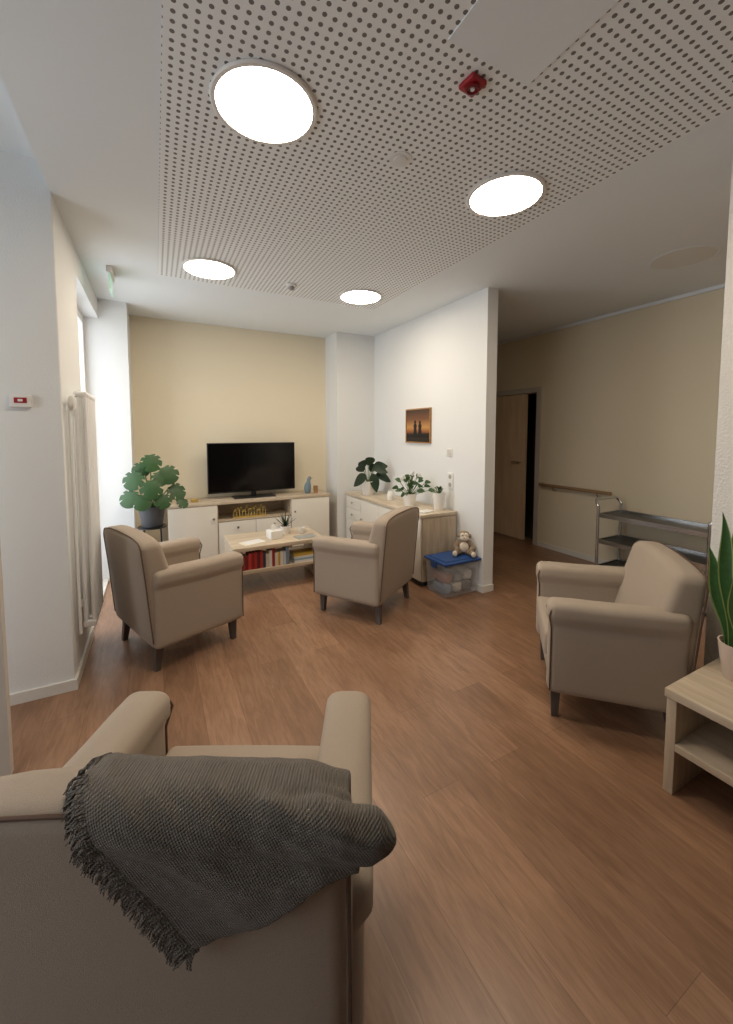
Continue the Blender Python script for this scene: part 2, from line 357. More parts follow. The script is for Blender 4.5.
# ------------------------------------------------------------ radiator
e=thing('radiator','tall white tubular column radiator beside the window','radiator',(XL+0.002,2.80,0.30))
for i in range(6):
    y=0.03+i*0.070
    b=MB()
    for x in (0.045,0.085): b.tube([(x,y,0.02),(x,y,1.36)],0.0115,10)
    b.rbox((0.032,y-0.017,-0.01),(0.098,y+0.017,0.03),0.012,(1,1,1)); b.rbox((0.032,y-0.017,1.35),(0.098,y+0.017,1.385),0.012,(1,1,1))
    b.out('radiator_section',M_rad,e)
for z in (0.09,1.24):
    for y in (0.1,0.30): part('bracket',M_rad,e,0.0,0.040,y,y+0.03,z,z+0.04)
b=MB(); b.tube([(0.025,-0.03,-0.02),(0.025,-0.03,1.34),(0.04,0.015,1.36)],0.008); b.out('feed_pipe',M_rad,e)
b=MB(); b.lathe([(0.014,0),(0.018,0.01),(0.018,0.06),(0.012,0.07)],c=(0.035,-0.04,1.28),seg=20); b.out('valve',M_wp,e)

# ------------------------------------------------------------ armchair
BT=0.832
def rear_y(z):
    t=max(0,(z-0.2)/0.635); return -0.305-0.055*t
def crownz(x,t):
    return -(0.012*(x/0.325)**2+0.026*abs(x/0.325)**5)*max(0,(t-0.6)/0.4)
def make_chair():
    e=thing('armchair','','armchair',(0,0,0))
    for sx in (-1,1):
        for sy in (-1,1):
            b=MB()
            def f(p,sx=sx,sy=sy):
                t=(0.17-p.z)/0.17
                return Vector((sx*(0.255+0.012*t)+p.x*(1-0.35*t),sy*0.245+(0.0 if sy>0 else -0.02*t)+p.y*(1-0.35*t),p.z))
            b.box(-0.024,0.024,-0.024,0.024,0,0.17,fn=f); b.out('leg',M_leg,e)
    b=MB(); b.rbox((-0.29,-0.285,0.155),(0.29,0.272,0.30),0.012); b.out('base',M_fab,e)
    b=MB()
    def fs(p):
        k=(1-(p.x/0.26)**2)*(1-((p.y-0.05)/0.3)**2)
        return Vector((p.x,p.y,p.z+(0.012*max(0,k) if p.z>0.4 else 0)))
    b.rbox((-0.247,-0.22,0.29),(0.247,0.298,0.422),0.024,(6,6,2),fn=fs); b.out('seat_cushion',M_fab,e)
    def fb(p):
        t=max(0,(p.z-0.2)/0.635)
        y=p.y-0.055*t
        if p.y>-0.24: y+=0.105*(1-t)+0.010*(1-(p.x/0.325)**2)*math.sin(min(1,t)*math.pi)
        return Vector((p.x,y,p.z+crownz(p.x,t)))
    b=MB(); b.rbox((-0.325,-0.305,0.155),(0.325,-0.185,BT),0.038,(10,2,12),fn=fb); b.out('backrest',M_fab,e)
    b=MB()
    pts=[(-0.321,-0.300,0.2+0.58*k/8) for k in range(9)]+[(-0.321+0.042*(1-math.cos(a)),-0.298,0.78+0.046*math.sin(a)) for a in (0.5,1.0,1.5)]
    pts+=[(-0.27+0.54*k/8,-0.296,BT-0.008) for k in range(9)]
    pts+=[(-x,y,z) for x,y,z in reversed(pts[:12])]
    b.tube([fb(Vector(p)) for p in pts],0.004,6); b.out('piping',M_pipe,e)
    for sx in (-1,1):
        b=MB()
        def fa2(p,sx=sx):
            t=max(0,min(1,(p.z-0.52)/0.022))
            w=1+0.34*t*t*(3-2*t)
            xc=0.296
            drop=0.012*max(0,(0.05-p.y))/0.35
            fr=0.0
            if p.y>0.2 and p.z>0.5: fr=-0.008*((p.y-0.2)/0.09)**2
            x=xc+(p.x-xc)*w
            return Vector((sx*x,p.y+(0.008*t if p.y>0.2 else 0),p.z+(drop if p.z>0.48 else 0)+fr))
        b.rbox((0.248,-0.295,0.152),(0.344,0.290,0.622),0.034,(2,8,18),fn=fa2)
        if sx<0: b.f=[list(reversed(f)) for f in b.f]
        b.out('armrest',M_fab,e)
        b=MB()
        pz=[(0.252,0.279,0.30+0.19*k/4) for k in range(5)]+[(0.296-0.060*math.cos(a),0.290-0.02*math.sin(a),0.555+0.057*math.sin(a)) for a in [math.pi*k/10 for k in range(11)]]+[(0.341,0.278,0.49-0.32*k/5) for k in range(6)]
        b.tube([(sx*x,y+0.003,z) for x,y,z in pz],0.0038,6); b.out('piping',M_pipe,e)
    return e
ch=make_chair()
def place(c,x,y,deg,lab,sx=1):
    c.location=(x,y,0); c.rotation_euler=(0,0,math.radians(deg)); c.scale=(sx,1,1); c['label']=lab; c['category']='armchair'; c['group']='matching taupe armchairs'
CHX=-0.38*0.8846+0.965*0.4664; CHY=0.38*0.4664+0.965*0.8846
place(ch,CHX,CHY,-27.8,'taupe fabric armchair with dark grey throw over its back',1.09)
c=clone(ch,(0,0,0),0); place(c,0.115,3.03,-69,'taupe fabric armchair beside the radiator facing the low table',1.04)
c=clone(ch,(0,0,0),0); place(c,1.535,2.93,34,'taupe fabric armchair beside the sideboard facing the television',1.02)
c=clone(ch,(0,0,0),0); place(c,2.135,1.30,44,'taupe fabric armchair beside the pale side table')

# ------------------------------------------------------------ throw blanket (in the chair's frame)
th=thing('throw_blanket','dark grey fringed wool throw draped over armchair back','blanket',(CHX,CHY,0),math.radians(-27.8))
RT=0.045
def backpath(t,x,off):
    top=BT+0.010+crownz(x/1.08,1)*0.8
    q=RT*1.57
    if t>=0:
        if t<q:
            a=t/RT; return -0.318-math.sin(a)*(RT+off), top-RT+math.cos(a)*(RT+off)
        z=top-RT-(t-q); return rear_y(z)-off-0.004, z
    t=-t
    if t<q:
        a=t/RT; return -0.295+math.sin(a)*(RT+off)*0.95, top-RT+math.cos(a)*(RT+off)
    z=top-RT-(t-q); return -0.295+(RT+off)*0.95+0.18*(t-q), z
NX,NT=70,60
TL,TR,BL,BR=(-0.110,0.0),(0.35,0.0),(0.095,0.265),(0.37,0.072)
def bl_point(u,w):
    if w<0:
        x=TL[0]+(TR[0]-TL[0])*u; t=w*0.4
    else:
        xa=TL[0]+(BL[0]-TL[0])*w**0.85; ta=BL[1]*w
        xb=TR[0]+(BR[0]-TR[0])*w; tb=BR[1]*w
        x=xa+(xb-xa)*u; t=ta+(tb-ta)*u
        t+=0.022*math.sin(min(1,u*1.3)*math.pi)*w
    q=u*5.2-w*2.4
    fold=0.008+0.005*math.sin(q*1.7+0.8)*min(1,abs(w)*2.0+0.2)+0.006*noise.noise(Vector((u*5-w*3,w*2+u,3)))+0.003*noise.noise(Vector((u*16-w*8,w*6,9)))
    fold+=0.012*u*max(0,w)
    xc=min(max(x,-0.31),0.31)
    y,z=backpath(t,xc,0.013+max(0,fold))
    if x>0.31:
        k=(x-0.31); z-=0.4*k+2.0*k*k
        y+=0.3*k
    return Vector((x,y,z))
b=MB(); vs=[];fs=[]
for j in range(NT+1):
    for i in range(NX+1): vs.append(bl_point(i/NX,-0.3+1.3*j/NT))
n0=len(vs)
inner=[]
for j in range(NT+1):
    for i in range(NX+1):
        p=vs[j*(NX+1)+i]; c0=Vector((p.x,-0.312,min(p.z,BT-0.06))); d=(c0-p); d=d.normalized() if d.length>1e-6 else Vector((0,0,-1))
        inner.append(p+d*0.018)
def gid(i,j): return j*(NX+1)+i
for j in range(NT):
    for i in range(NX):
        a,b1,c1,d1=gid(i,j),gid(i,j+1),gid(i+1,j+1),gid(i+1,j)
        fs.append((a,b1,c1,d1)); fs.append((n0+a,n0+d1,n0+c1,n0+b1))
for i in range(NX):
    for j,rv in ((0,False),(NT,True)):
        f=(gid(i,j),gid(i+1,j),n0+gid(i+1,j),n0+gid(i,j)); fs.append(tuple(reversed(f)) if rv else f)
for j in range(NT):
    for i,rv in ((0,True),(NX,False)):
        f=(gid(i,j),gid(i,j+1),n0+gid(i,j+1),n0+gid(i,j)); fs.append(tuple(reversed(f)) if rv else f)
b.add(vs+inner,fs)
ch_pts=[((0.20,-0.345,0.826),0.030),((0.28,-0.354,0.820),0.037),((0.34,-0.358,0.808),0.040),((0.385,-0.356,0.796),0.036),((0.402,-0.354,0.790),0.028)]
def fch(p): return Vector((p.x,p.y+0.003*math.sin(p.z*160+p.x*50),p.z+0.004*math.sin(p.x*70+p.y*40)+0.004*noise.noise(p*16)))
for k in range(len(ch_pts)-1):
    A,ra=ch_pts[k]; B,rb=ch_pts[k+1]
    for q in range(6):
        t=q/5; c0=Vector(A).lerp(Vector(B),t); r0=ra*(1-t)+rb*t
        b.ball(c0,(r0,r0*0.85,r0),seg=20,rings=14,fn=fch)
o=b.out('throw_cloth',M_throw,th)
md=o.modifiers.new('r','REMESH'); md.mode='VOXEL'; md.voxel_size=0.004; md.use_smooth_shade=True
md=o.modifiers.new('sm','SMOOTH'); md.iterations=6; md.factor=0.5
b=MB()
for i in range(200):
    w=-0.08+1.08*i/199; p=bl_point(0,w)
    L=0.030+0.014*random.random(); dx=-(0.8+0.2*random.random())*L
    pts=[p+Vector((0.01,0.004,0))]
    for k in range(1,5):
        s=k/4; pts.append(p+Vector((dx*s*(1-0.25*s)+0.003*random.uniform(-1,1),0.0-0.004*random.random(),-0.020*s*s-0.010*s+0.003*random.uniform(-1,1))))
    b.tube(pts,[0.0024,0.0021,0.0019,0.0017,0.001],5)
for i in range(5):
    u=i/13*0.08; p=bl_point(u,1.0); L=0.022+0.01*random.random()
    b.tube([p+Vector((0,0.004,0.01)),p+Vector((-0.008,-0.002,-L*0.5)),p+Vector((-0.012+0.01*random.random(),-0.002,-L))],[0.0025,0.002,0.0012],5)
o=b.out('fringe',M_throw,th); o['kind']='stuff'

# ------------------------------------------------------------ low tables
def low_table(lab,loc,L,D,rot=0,mt=M_oak):
    e=thing('coffee_table',lab,'table',loc,rot)
    part('tabletop',mt,e,0,L,0,D,0.395,0.43,0.003)
    part('side_panel',M_oakZ,e,0.005,0.04,0.01,D-0.01,0,0.395,0.002)
    part('side_panel',M_oakZ,e,L-0.04,L-0.005,0.01,D-0.01,0,0.395,0.002)
    part('shelf',mt,e,0.04,L-0.04,0.01,D-0.01,0.185,0.215,0.002)
    return e
low_table('pale oak low table with books on its shelf',(0.57,3.57,0),0.86,0.54)
low_table('pale oak open-shelf side table against the rough pier',(1.775,0.805,0),1.0,0.56,math.radians(-90))

M_page=mat('book_pages',(228,220,200),0.9)
cols=[(150,30,34),(168,38,36),(120,26,34),(190,60,50),(140,34,38),(168,44,40),(90,30,36),(180,50,46),(60,64,78),(205,196,180),(226,222,214),(150,44,40),(214,206,190),(196,160,60),(228,226,220),(200,206,212),(120,140,160)]
bm_c={}
x=0.625
def book(w,h,d,c,loc,lay=False,lab=None):
    if c not in bm_c: bm_c[c]=mat('book_cover_%d_%d_%d'%c,c,0.55)
    b=MB(); t=0.0025
    b.box(0,t,0,d,0,h,0); b.box(w-t,w,0,d,0,h,0); b.box(t,w-t,0,t,0,h,0); b.box(t,w-t,t,d-0.004,0.004,h-0.004,1)
    if lay:
        b.v=[Vector((p.z,p.y,p.x)) for p in b.v]; b.f=[list(reversed(f)) for f in b.f]
    o=b.out('book',[bm_c[c],M_page],loc=loc,smooth=False)
    tag(o,lab,'book','books on the low table shelf'); return o
for i,cc in enumerate(cols):
    w=0.018+0.014*random.random(); h=0.12+0.05*random.random()
    nm='red' if cc[0]>110 and cc[1]<70 else ('pale' if cc[0]>190 else 'dark')
    book(w,h,0.12,cc,(x,3.595+0.01*random.random(),0.2155),lab=nm+' covered book standing on the low table shelf'); x+=w+0.0015
zz=0.2155
for k,cc in enumerate([(228,226,220),(150,170,190),(226,222,214),(196,160,60)]):
    book(0.018,0.22,0.16,cc,(1.13,3.595+0.006*k,zz),lay=True,lab='book lying flat in a small stack on the shelf'); zz+=0.0185

# ------------------------------------------------------------ leaves helpers
def frame(base,d,up=Vector((0,0,1))):
    d=d.normalized(); s=d.cross(up)
    if s.length<1e-3: s=Vector((1,0,0))
    s.normalize(); n=s.cross(d); return d,s,n
def strip_leaf(b,base,d,L,W,droop=0.3,mi=0,fold=0.15,tip=1.0,segs=8,up=Vector((0,0,1)),profile=None):
    d,s,n=frame(base,d,up); vs=[];fs=[]; base=Vector(base)
    for i in range(segs+1):
        t=i/segs
        w=W*(profile(t) if profile else math.sin(math.pi*min(1,t*0.93+0.06))**0.75)
        c=base+d*L*t+Vector((0,0,-droop*L*t*t))
        vs+= [c-s*w+n*w*fold,c,c+s*w+n*w*fold]
    for i in range(segs):
        a=i*3; fs+=[(a,a+1,a+4,a+3),(a+1,a+2,a+5,a+4)]
    b.add(vs,fs,mi)
def edged_leaf(b,base,d,L,W,fold,up,profile,bend=0.0,segs=14):
    d,s,n=frame(base,d,up); vs=[]; base=Vector(base); K=(-1,-0.78,0,0.78,1)
    for i in range(segs+1):
        t=i/segs; w=W*profile(t); c=base+d*L*t+s*(bend*L*t*t)+s*0.006*math.sin(t*9)
        for k in K: vs.append(c+s*w*k+n*w*abs(k)*fold)
    for q in range(4):
        fs=[(i*5+q,i*5+q+1,(i+1)*5+q+1,(i+1)*5+q) for i in range(segs)]
        o=len(b.v)
        if q==0: b.add(vs,fs,1); first=o
        else:
            for f in fs: b.f.append([j+first for j in f]); b.m.append(1 if q==3 else 0)
def monstera_leaf(b,base,d,R,mi=0,up=Vector((0,0,1))):
    d,s,n=frame(base,d,up); base=Vector(base); N=72; vs=[base+d*R*0.15]; fs=[]
    for ring in (0.5,1.0):
        for i in range(N):
            a=2*math.pi*i/N; ca=math.cos(a)
            r=R*(0.78+0.30*ca) if ca>-0.8 else R*(0.54-0.8*(-0.8-ca))
            aa=abs(((a+math.pi)%(2*math.pi))-math.pi)
            if ring==1.0 and 0.35<aa<2.5:
                k=(aa-0.35)/0.72; fr=k-math.floor(k)
                if abs(fr-0.5)<0.10: r*=0.70
            r*=ring
            x=ca*r+R*0.25; y=math.sin(a)*r*1.0
            vs.append(base+d*x+s*y+n*(-0.35*(x*x)/R*0.5-0.25*y*y/R+0.04*abs(y)))
    for i in range(N):
        j=(i+1)%N; fs.append((0,1+i,1+j)); fs.append((1+i,1+N+i,1+N+j,1+j))
    b.add(vs,fs,mi)
def pot(e,r,h,m,rt=None):
    rt=rt or r*1.15
    b=MB(); b.lathe([(r*0.85,0),(r*0.9,0.005),(rt,h),(rt*0.93,h),(rt*0.9,h*0.85),(r*0.6,h*0.8)],seg=36); b.out('pot',m,e)
    b=MB(); b.lathe([(rt*0.88,h*0.84),(rt*0.88,h*0.87),(0.005,h*0.89)],seg=24); b.out('soil',M_soil,e)

e=thing('tissue_box','white tissue box with a tissue pulled out','tissue box',(0.99,3.78,0.4305),0.15)
part('box',M_wp,e,-0.06,0.06,-0.06,0.06,0,0.08,0.004)
b=MB(); b.add([(-0.03,-0.01,0.08),(0.03,-0.012,0.08),(0.045,0.0,0.125),(-0.01,0.01,0.14),(-0.04,0.0,0.12),(0.0,0.012,0.08)],[(0,1,2,3,4),(1,5,3,2),(0,4,3,5)]); b.out('tissue',M_wp,e,smooth=False)
def cup(loc,m,lab,r=0.035,h=0.06):
    e=thing('cup',lab,'cup',loc)
    b=MB(); b.lathe([(r*0.6,0),(r*0.8,h*0.15),(r,h),(r*0.92,h),(r*0.7,h*0.2),(0.004,h*0.12)],seg=24); b.out('body',m,e)
    b=MB(); b.tube([(r*0.85+0.022*math.sin(a),0,h*0.5+h*0.28*math.cos(a)) for a in [math.pi*k/8 for k in range(9)]],0.004,6); b.out('handle',m,e)
cup((1.28,3.83,0.4305),M_potw,'white ceramic cup on the low table')
e=thing('paper_sheets','loose white papers on the low table','paper',(0.76,3.72,0.4305),0.3)
part('lower_sheet',M_page,e,-0.1,0.1,-0.07,0.07,0,0.002); part('upper_sheet',M_wp,e,-0.07,0.11,-0.06,0.06,0.002,0.004)
e=thing('magazine','flat magazine with pale cover','magazine',(1.27,3.68,0.4305),0.1)
part('pages',M_page,e,-0.1,0.1,-0.07,0.07,0,0.005); part('cover',mat('magazine_cover',(150,152,150),0.3),e,-0.101,0.101,-0.071,0.071,0.005,0.006)
e=thing('potted_aloe','small spiky aloe plant in white pot','potted plant',(1.13,3.90,0.4305))
pot(e,0.045,0.08,M_potw)
c=MB()
for k in range(16):
    a=k*2.4; el=0.5+0.9*(k/16); d=Vector((math.cos(a)*math.cos(el),math.sin(a)*math.cos(el),math.sin(el)))
    strip_leaf(c,(0,0,0.07),d,0.15,0.012,-0.1,fold=0.4,profile=lambda t:1-t*0.95)
c.out('foliage',M_dgreen,e)

# ------------------------------------------------------------ TV cabinet
tv0,tv1,tf=0.09,1.91,4.62
e=thing('tv_cabinet','long pale oak lowboard with cream doors and open niche','cabinet',(0,0,0))
b=MB()
for a in ((tv0,tv0+0.02,tf+0.02,5.03,0.06,0.65),(tv1-0.02,tv1,tf+0.02,5.03,0.06,0.65),(0.57,0.59,tf+0.02,5.03,0.06,0.65),(1.41,1.43,tf+0.02,5.03,0.06,0.65),(tv0,tv1,tf+0.02,5.03,0.06,0.08),(0.59,1.41,tf+0.03,5.03,0.45,0.47),(tv0,tv1,5.01,5.03,0.08,0.65),(tv0+0.02,tv1-0.02,tf+0.06,5.0,0,0.06)): b.box(*a)
b.out('body',M_oak,e,smooth=False)
part('top_panel',M_oak,e,tv0-0.01,tv1+0.01,tf-0.005,5.034,0.65,0.68,0.003)
def knob(parent,loc,ax):
    b=MB()
    fn=(lambda p:Vector((loc[0]+p.x,loc[1]-p.z,loc[2]+p.y))) if ax=='y' else (lambda p:Vector((loc[0]-p.z,loc[1]+p.x,loc[2]+p.y)))
    b.lathe([(0.006,0),(0.006,0.012),(0.013,0.016),(0.012,0.024),(0.004,0.026)],seg=16,fn=fn)
    b.out('knob',M_metal,parent)
for x0,x1,kx in ((tv0+0.003,0.578,0.54),(1.422,tv1-0.003,1.46)):
    d=part('door',M_front,e,x0,x1,tf,tf+0.018,0.07,0.645,0.003); knob(d,(kx,tf,0.50),'y')
for x0,x1 in ((0.592,0.998),(1.002,1.408)):
    d=part('drawer',M_front,e,x0,x1,tf+0.002,tf+0.02,0.082,0.445,0.003); knob(d,((x0+x1)/2,tf+0.002,0.38),'y')
e=thing('golden_garland','golden decorative garland standing in the cabinet niche','decoration',(0.94,4.68,0.4705))
b=MB(); b.rbox((-0.19,-0.02,0),(0.19,0.02,0.012),0.004)
b.out('stand',M_gold,e)
b=MB()
for k in range(11):
    x=-0.165+0.33*k/10; hh=0.028+0.03*abs(math.sin(k*1.9+0.4))
    b.tube([(x+0.017*math.cos(a),-0.01+0.004*math.sin(3*a),0.012+hh+hh*math.sin(a)) for a in [2*math.pi*q/14 for q in range(14)]],0.004,6,closed=True)
    b.ball((x,-0.01,0.016+2*hh),0.009,seg=8,rings=6)
b.out('loops',M_gold,e)
e=thing('television','black flat screen television on the lowboard','television',(1.02,4.82,0.6805))
part('bezel',M_black,e,-0.51,0.51,0,0.035,0.065,0.645,0.006)
part('rear_housing',M_black,e,-0.3,0.3,0.035,0.075,0.12,0.5,0.012)
part('screen',M_screen,e,-0.5,0.5,-0.0015,0.001,0.08,0.637)
b=MB(); b.rbox((-0.03,0.0,0.012),(0.03,0.03,0.09),0.005); b.rbox((-0.24,-0.1,0),(0.24,0.12,0.012),0.005); b.out('stand',M_black,e)

# monstera on stand
e=thing('plant_stand','slim dark metal plant stand beside the lowboard','plant stand',(-0.05,4.36,0))
b=MB(); b.lathe([(0.13,0.53),(0.13,0.54),(0.005,0.541)],seg=36); b.out('tray',M_black,e)
for k in range(4):
    a=math.pi/4+k*math.pi/2; b=MB(); b.tube([(0.12*math.cos(a),0.12*math.sin(a),0),(0.10*math.cos(a),0.10*math.sin(a),0.53)],0.008); b.out('leg',M_black,e)
e=thing('potted_monstera','large monstera plant in a dark grey pot','potted plant',(-0.05,4.36,0.5415))
pot(e,0.10,0.20,M_potg,0.12)
b=MB(); c=MB()
leaves=[(-0.12,-0.06,0.52,0.15),(-0.15,-0.10,0.35,0.14),(0.0,-0.06,0.68,0.14),(0.12,-0.08,0.56,0.15),(0.18,-0.06,0.38,0.14),(0.01,-0.16,0.44,0.15),(0.08,-0.15,0.31,0.12),(-0.06,-0.17,0.31,0.12),(0.24,-0.10,0.25,0.09),(-0.06,-0.02,0.60,0.12),(0.06,-0.10,0.52,0.12)]
for x,y,z,R in leaves:
    p=Vector((x,y,z)); o0=Vector((x*0.1,y*0.1,0.17)); mid=(o0+p)/2+Vector((x*0.05,y*0.05,0.04))
    b.tube([o0,(o0+mid)/2+Vector((0,0,0.01)),mid,(mid+p)/2+Vector((0,0,0.01)),p],0.005,6)
    dirv=Vector((x*1.2+0.04*math.sin(z*40),-0.10,-0.22))
    monstera_leaf(c,p,dirv,R*0.80,up=Vector((x*0.9,-0.8,0.6+0.35*math.sin(x*37))))
b.out('stems',M_stem,e); c.out('foliage',M_green,e)

# decor on TV cabinet
e=thing('table_vase','small dark bronze vase with dry twigs','vase',(0.22,4.78,0.6805))
b=MB(); b.lathe([(0.03,0),(0.045,0.03),(0.03,0.07),(0.018,0.085),(0.022,0.095),(0.015,0.095),(0.01,0.08)]); b.out('body',mat('bronze_glaze',(70,58,46),0.35),e)
b=MB()
for k in range(9):
    a=k*0.7; strip_leaf(b,(0,0,0.09),Vector((math.cos(a)*0.5,math.sin(a)*0.5,1)),0.07,0.008,0.2)
b.out('twigs',M_dgreen,e)
e=thing('decorative_dish','small round golden decorative dish on lowboard','dish',(0.36,4.76,0.6805))
b=MB(); b.lathe([(0.03,0),(0.03,0.005),(0.045,0.03),(0.04,0.03),(0.02,0.01)]); b.out('dish',M_gold,e)
M_bird=mat('blue_grey_glaze',(110,130,140),0.4)
e=thing('bird_figurine','blue-grey ceramic bird figurine on the lowboard','figurine',(1.68,4.78,0.6805))
b=MB()
b.lathe([(0.03,0),(0.035,0.01),(0.045,0.06),(0.04,0.11),(0.022,0.15),(0.026,0.18),(0.02,0.205),(0.005,0.215)],seg=28,fn=lambda p:Vector((p.x+0.25*max(0,p.z-0.1),p.y,p.z)))
b.out('body',M_bird,e)
b=MB(); b.lathe([(0.01,0),(0.001,0.03)],seg=10,fn=lambda p:Vector((0.045+p.z,p.x,0.188+p.y))); b.out('beak',M_gold,e)
e=thing('candle_glass','small amber tealight glass on the lowboard','candle holder',(1.78,4.76,0.6805))
b=MB(); b.lathe([(0.025,0),(0.03,0.09),(0.026,0.09),(0.022,0.01),(0.003,0.008)]); b.out('glass',mat('amber_glass',(150,110,70),0.2),e)
b=MB(); b.lathe([(0.02,0.012),(0.02,0.03),(0.002,0.031)]); b.out('candle',M_wp,e)

# ------------------------------------------------------------ sideboard
s0,s1,sx0=2.99,4.62,2.14
e=thing('sideboard','pale oak sideboard with cream doors and drawers along the partition','cabinet',(0,0,0))
part('body',M_oakZ,e,sx0+0.02,XW-0.016,s0,s1,0.05,0.655)
part('plinth',M_gap,e,sx0+0.05,XW-0.03,s0+0.02,s1-0.02,0,0.05)
part('top_panel',M_oakY,e,sx0-0.005,XW-0.016,s0-0.01,s1+0.005,0.655,0.685,0.003)
ys=[s0+0.003+k*(s1-s0)/4 for k in range(5)]
for k in range(3):
    d=part('door',M_front,e,sx0,sx0+0.018,ys[k]+0.002,ys[k+1]-0.002,0.06,0.65,0.003); knob(d,(sx0,(ys[k+1]-0.05) if k%2==0 else ys[k]+0.05,0.42),'x')
for q in range(4):
    z0=0.06+q*0.148; d=part('drawer',M_front,e,sx0,sx0+0.018,ys[3]+0.002,ys[4]-0.004,z0,z0+0.144,0.003); knob(d,(sx0,(ys[3]+ys[4])/2,z0+0.075),'x')
e=thing('potted_rubber_plant','dark broad-leaved plant in a white pot','potted plant',(2.29,4.30,0.6855))
pot(e,0.08,0.17,M_potw,0.095)
b=MB(); c=MB()
for (dx,dy,dz,ldx,ldz,L) in [(-0.08,-0.04,0.30,-0.5,0.5,0.21),(-0.06,-0.06,0.24,-0.9,-0.1,0.20),(0.0,0.0,0.36,0.1,0.8,0.20),(0.06,-0.04,0.32,0.6,0.5,0.21),(0.08,-0.05,0.24,0.9,0.0,0.19),(0.02,-0.07,0.26,0.15,-0.7,0.16),(-0.03,0.03,0.34,-0.5,0.7,0.19),(0.05,0.04,0.28,0.5,0.9,0.19),(0.03,-0.06,0.32,0.35,0.1,0.19)]:
    p1=Vector((dx,dy,dz)); b.tube([Vector((dx*0.1,dy*0.1,0.14)),Vector((dx*0.6,dy*0.6,dz*0.7)),p1],0.005,6)
    strip_leaf(c,p1,Vector((ldx,-0.25,ldz)),L,0.06,0.45,fold=0.15,up=Vector((-0.3,-1.0,0.35)))
b.out('stems',M_stem,e); c.out('foliage',M_dgreen,e)
e=thing('potted_leafy_plant','bushy green plant with small white blossoms in a white pot','potted plant',(2.32,3.44,0.6855))
pot(e,0.06,0.13,M_potw,0.075)
b=MB(); c=MB(); fl=MB(); random.seed(5)
for k in range(34):
    a=random.random()*6.28; el=random.uniform(0.3,1.5); d=Vector((math.cos(a)*math.cos(el),math.sin(a)*math.cos(el),math.sin(el)))
    p0=Vector((0,0,0.1)); p1=p0+d*random.uniform(0.08,0.22); b.tube([p0,p1],0.003,5); strip_leaf(c,p1,d,0.08,0.024,0.5,fold=0.1,up=Vector((-0.5,-0.8,0.4)))
for k in range(7):
    p1=Vector((random.uniform(-0.12,0.1),random.uniform(-0.12,0.0),random.uniform(0.28,0.38))); b.tube([Vector((0,0,0.1)),p1*0.6+Vector((0,0,0.08)),p1],0.002,5)
    for q in range(5):
        a=q*1.2566; fl.ball((p1.x+0.010*math.cos(a),p1.y,p1.z+0.010*math.sin(a)),(0.008,0.004,0.008),seg=8,rings=6)
b.out('stems',M_stem,e); c.out('foliage',M_lgreen,e); fl.out('blossoms',M_potw,e)
e=thing('potted_peace_lily','small green leafy plant in a tall white pot','potted plant',(2.46,3.13,0.6855))
pot(e,0.055,0.17,M_potw,0.065)
b=MB(); c=MB()
for k in range(14):
    a=random.random()*6.28; el=random.uniform(0.7,1.4); d=Vector((math.cos(a)*math.cos(el),math.sin(a)*math.cos(el),math.sin(el)))
    p0=Vector((0,0,0.15)); p1=p0+d*0.06; b.tube([p0,p1],0.003,5); strip_leaf(c,p1,d,0.05,0.014,0.5,fold=0.1)
b.out('stems',M_stem,e); c.out('foliage',M_lgreen,e)
e=thing('ceramic_jug','small white ceramic jug on the sideboard','jug',(2.33,3.84,0.6855))
b=MB(); b.lathe([(0.035,0),(0.045,0.03),(0.035,0.08),(0.03,0.1),(0.026,0.1),(0.02,0.02)]); b.out('body',M_potw,e)
b=MB(); b.tube([(0.03+0.03*math.sin(a),0,0.055+0.03*math.cos(a)) for a in [math.pi*k/8 for k in range(9)]],0.004,6); b.out('handle',M_potw,e)
e=thing('napkin_stack','stack of white paper sheets on the sideboard','paper',(2.27,3.09,0.6855),0.2)
part('sheets',M_wp,e,-0.07,0.07,-0.05,0.05,0,0.012)

# picture
e=thing('framed_picture','framed sunset picture with dark silhouettes on the partition','picture',(XW,3.655,1.52))
fw,fh=0.235,0.19
b=MB()
for a in ((-0.02,0,-fw,fw,-fh,-fh+0.014),(-0.02,0,-fw,fw,fh-0.014,fh),(-0.02,0,-fw,-fw+0.014,-fh+0.014,fh-0.014),(-0.02,0,fw-0.014,fw,-fh+0.014,fh-0.014)): b.box(*a)
b.out('frame',wood('picture_frame_wood',(150,110,66),(180,136,86),'Y'),e,smooth=False)
m=bpy.data.materials.new('sunset_print'); m.use_nodes=True; nt=m.node_tree; bs=nt.nodes['Principled BSDF']
tc=nt.nodes.new('ShaderNodeTexCoord'); sp=nt.nodes.new('ShaderNodeSeparateXYZ'); r=nt.nodes.new('ShaderNodeValToRGB')
nt.links.new(tc.outputs['Generated'],sp.inputs[0]); nt.links.new(sp.outputs['Z'],r.inputs[0]); nt.links.new(r.outputs[0],bs.inputs['Base Color'])
cr=r.color_ramp; cr.elements[0].position=0; cr.elements[0].color=lin((30,20,16)); cr.elements[1].position=1; cr.elements[1].color=lin((60,46,40))
for p,cc in ((0.24,(40,24,18)),(0.32,(150,86,44)),(0.45,(196,146,84)),(0.7,(120,76,50))):
    q=cr.elements.new(p); q.color=lin(cc)
bs.inputs['Roughness'].default_value=0.35
b=MB(); b.box(-0.012,-0.004,-fw+0.014,fw-0.014,-fh+0.014,fh-0.014); b.out('print',m,e,smooth=False)
b=MB()
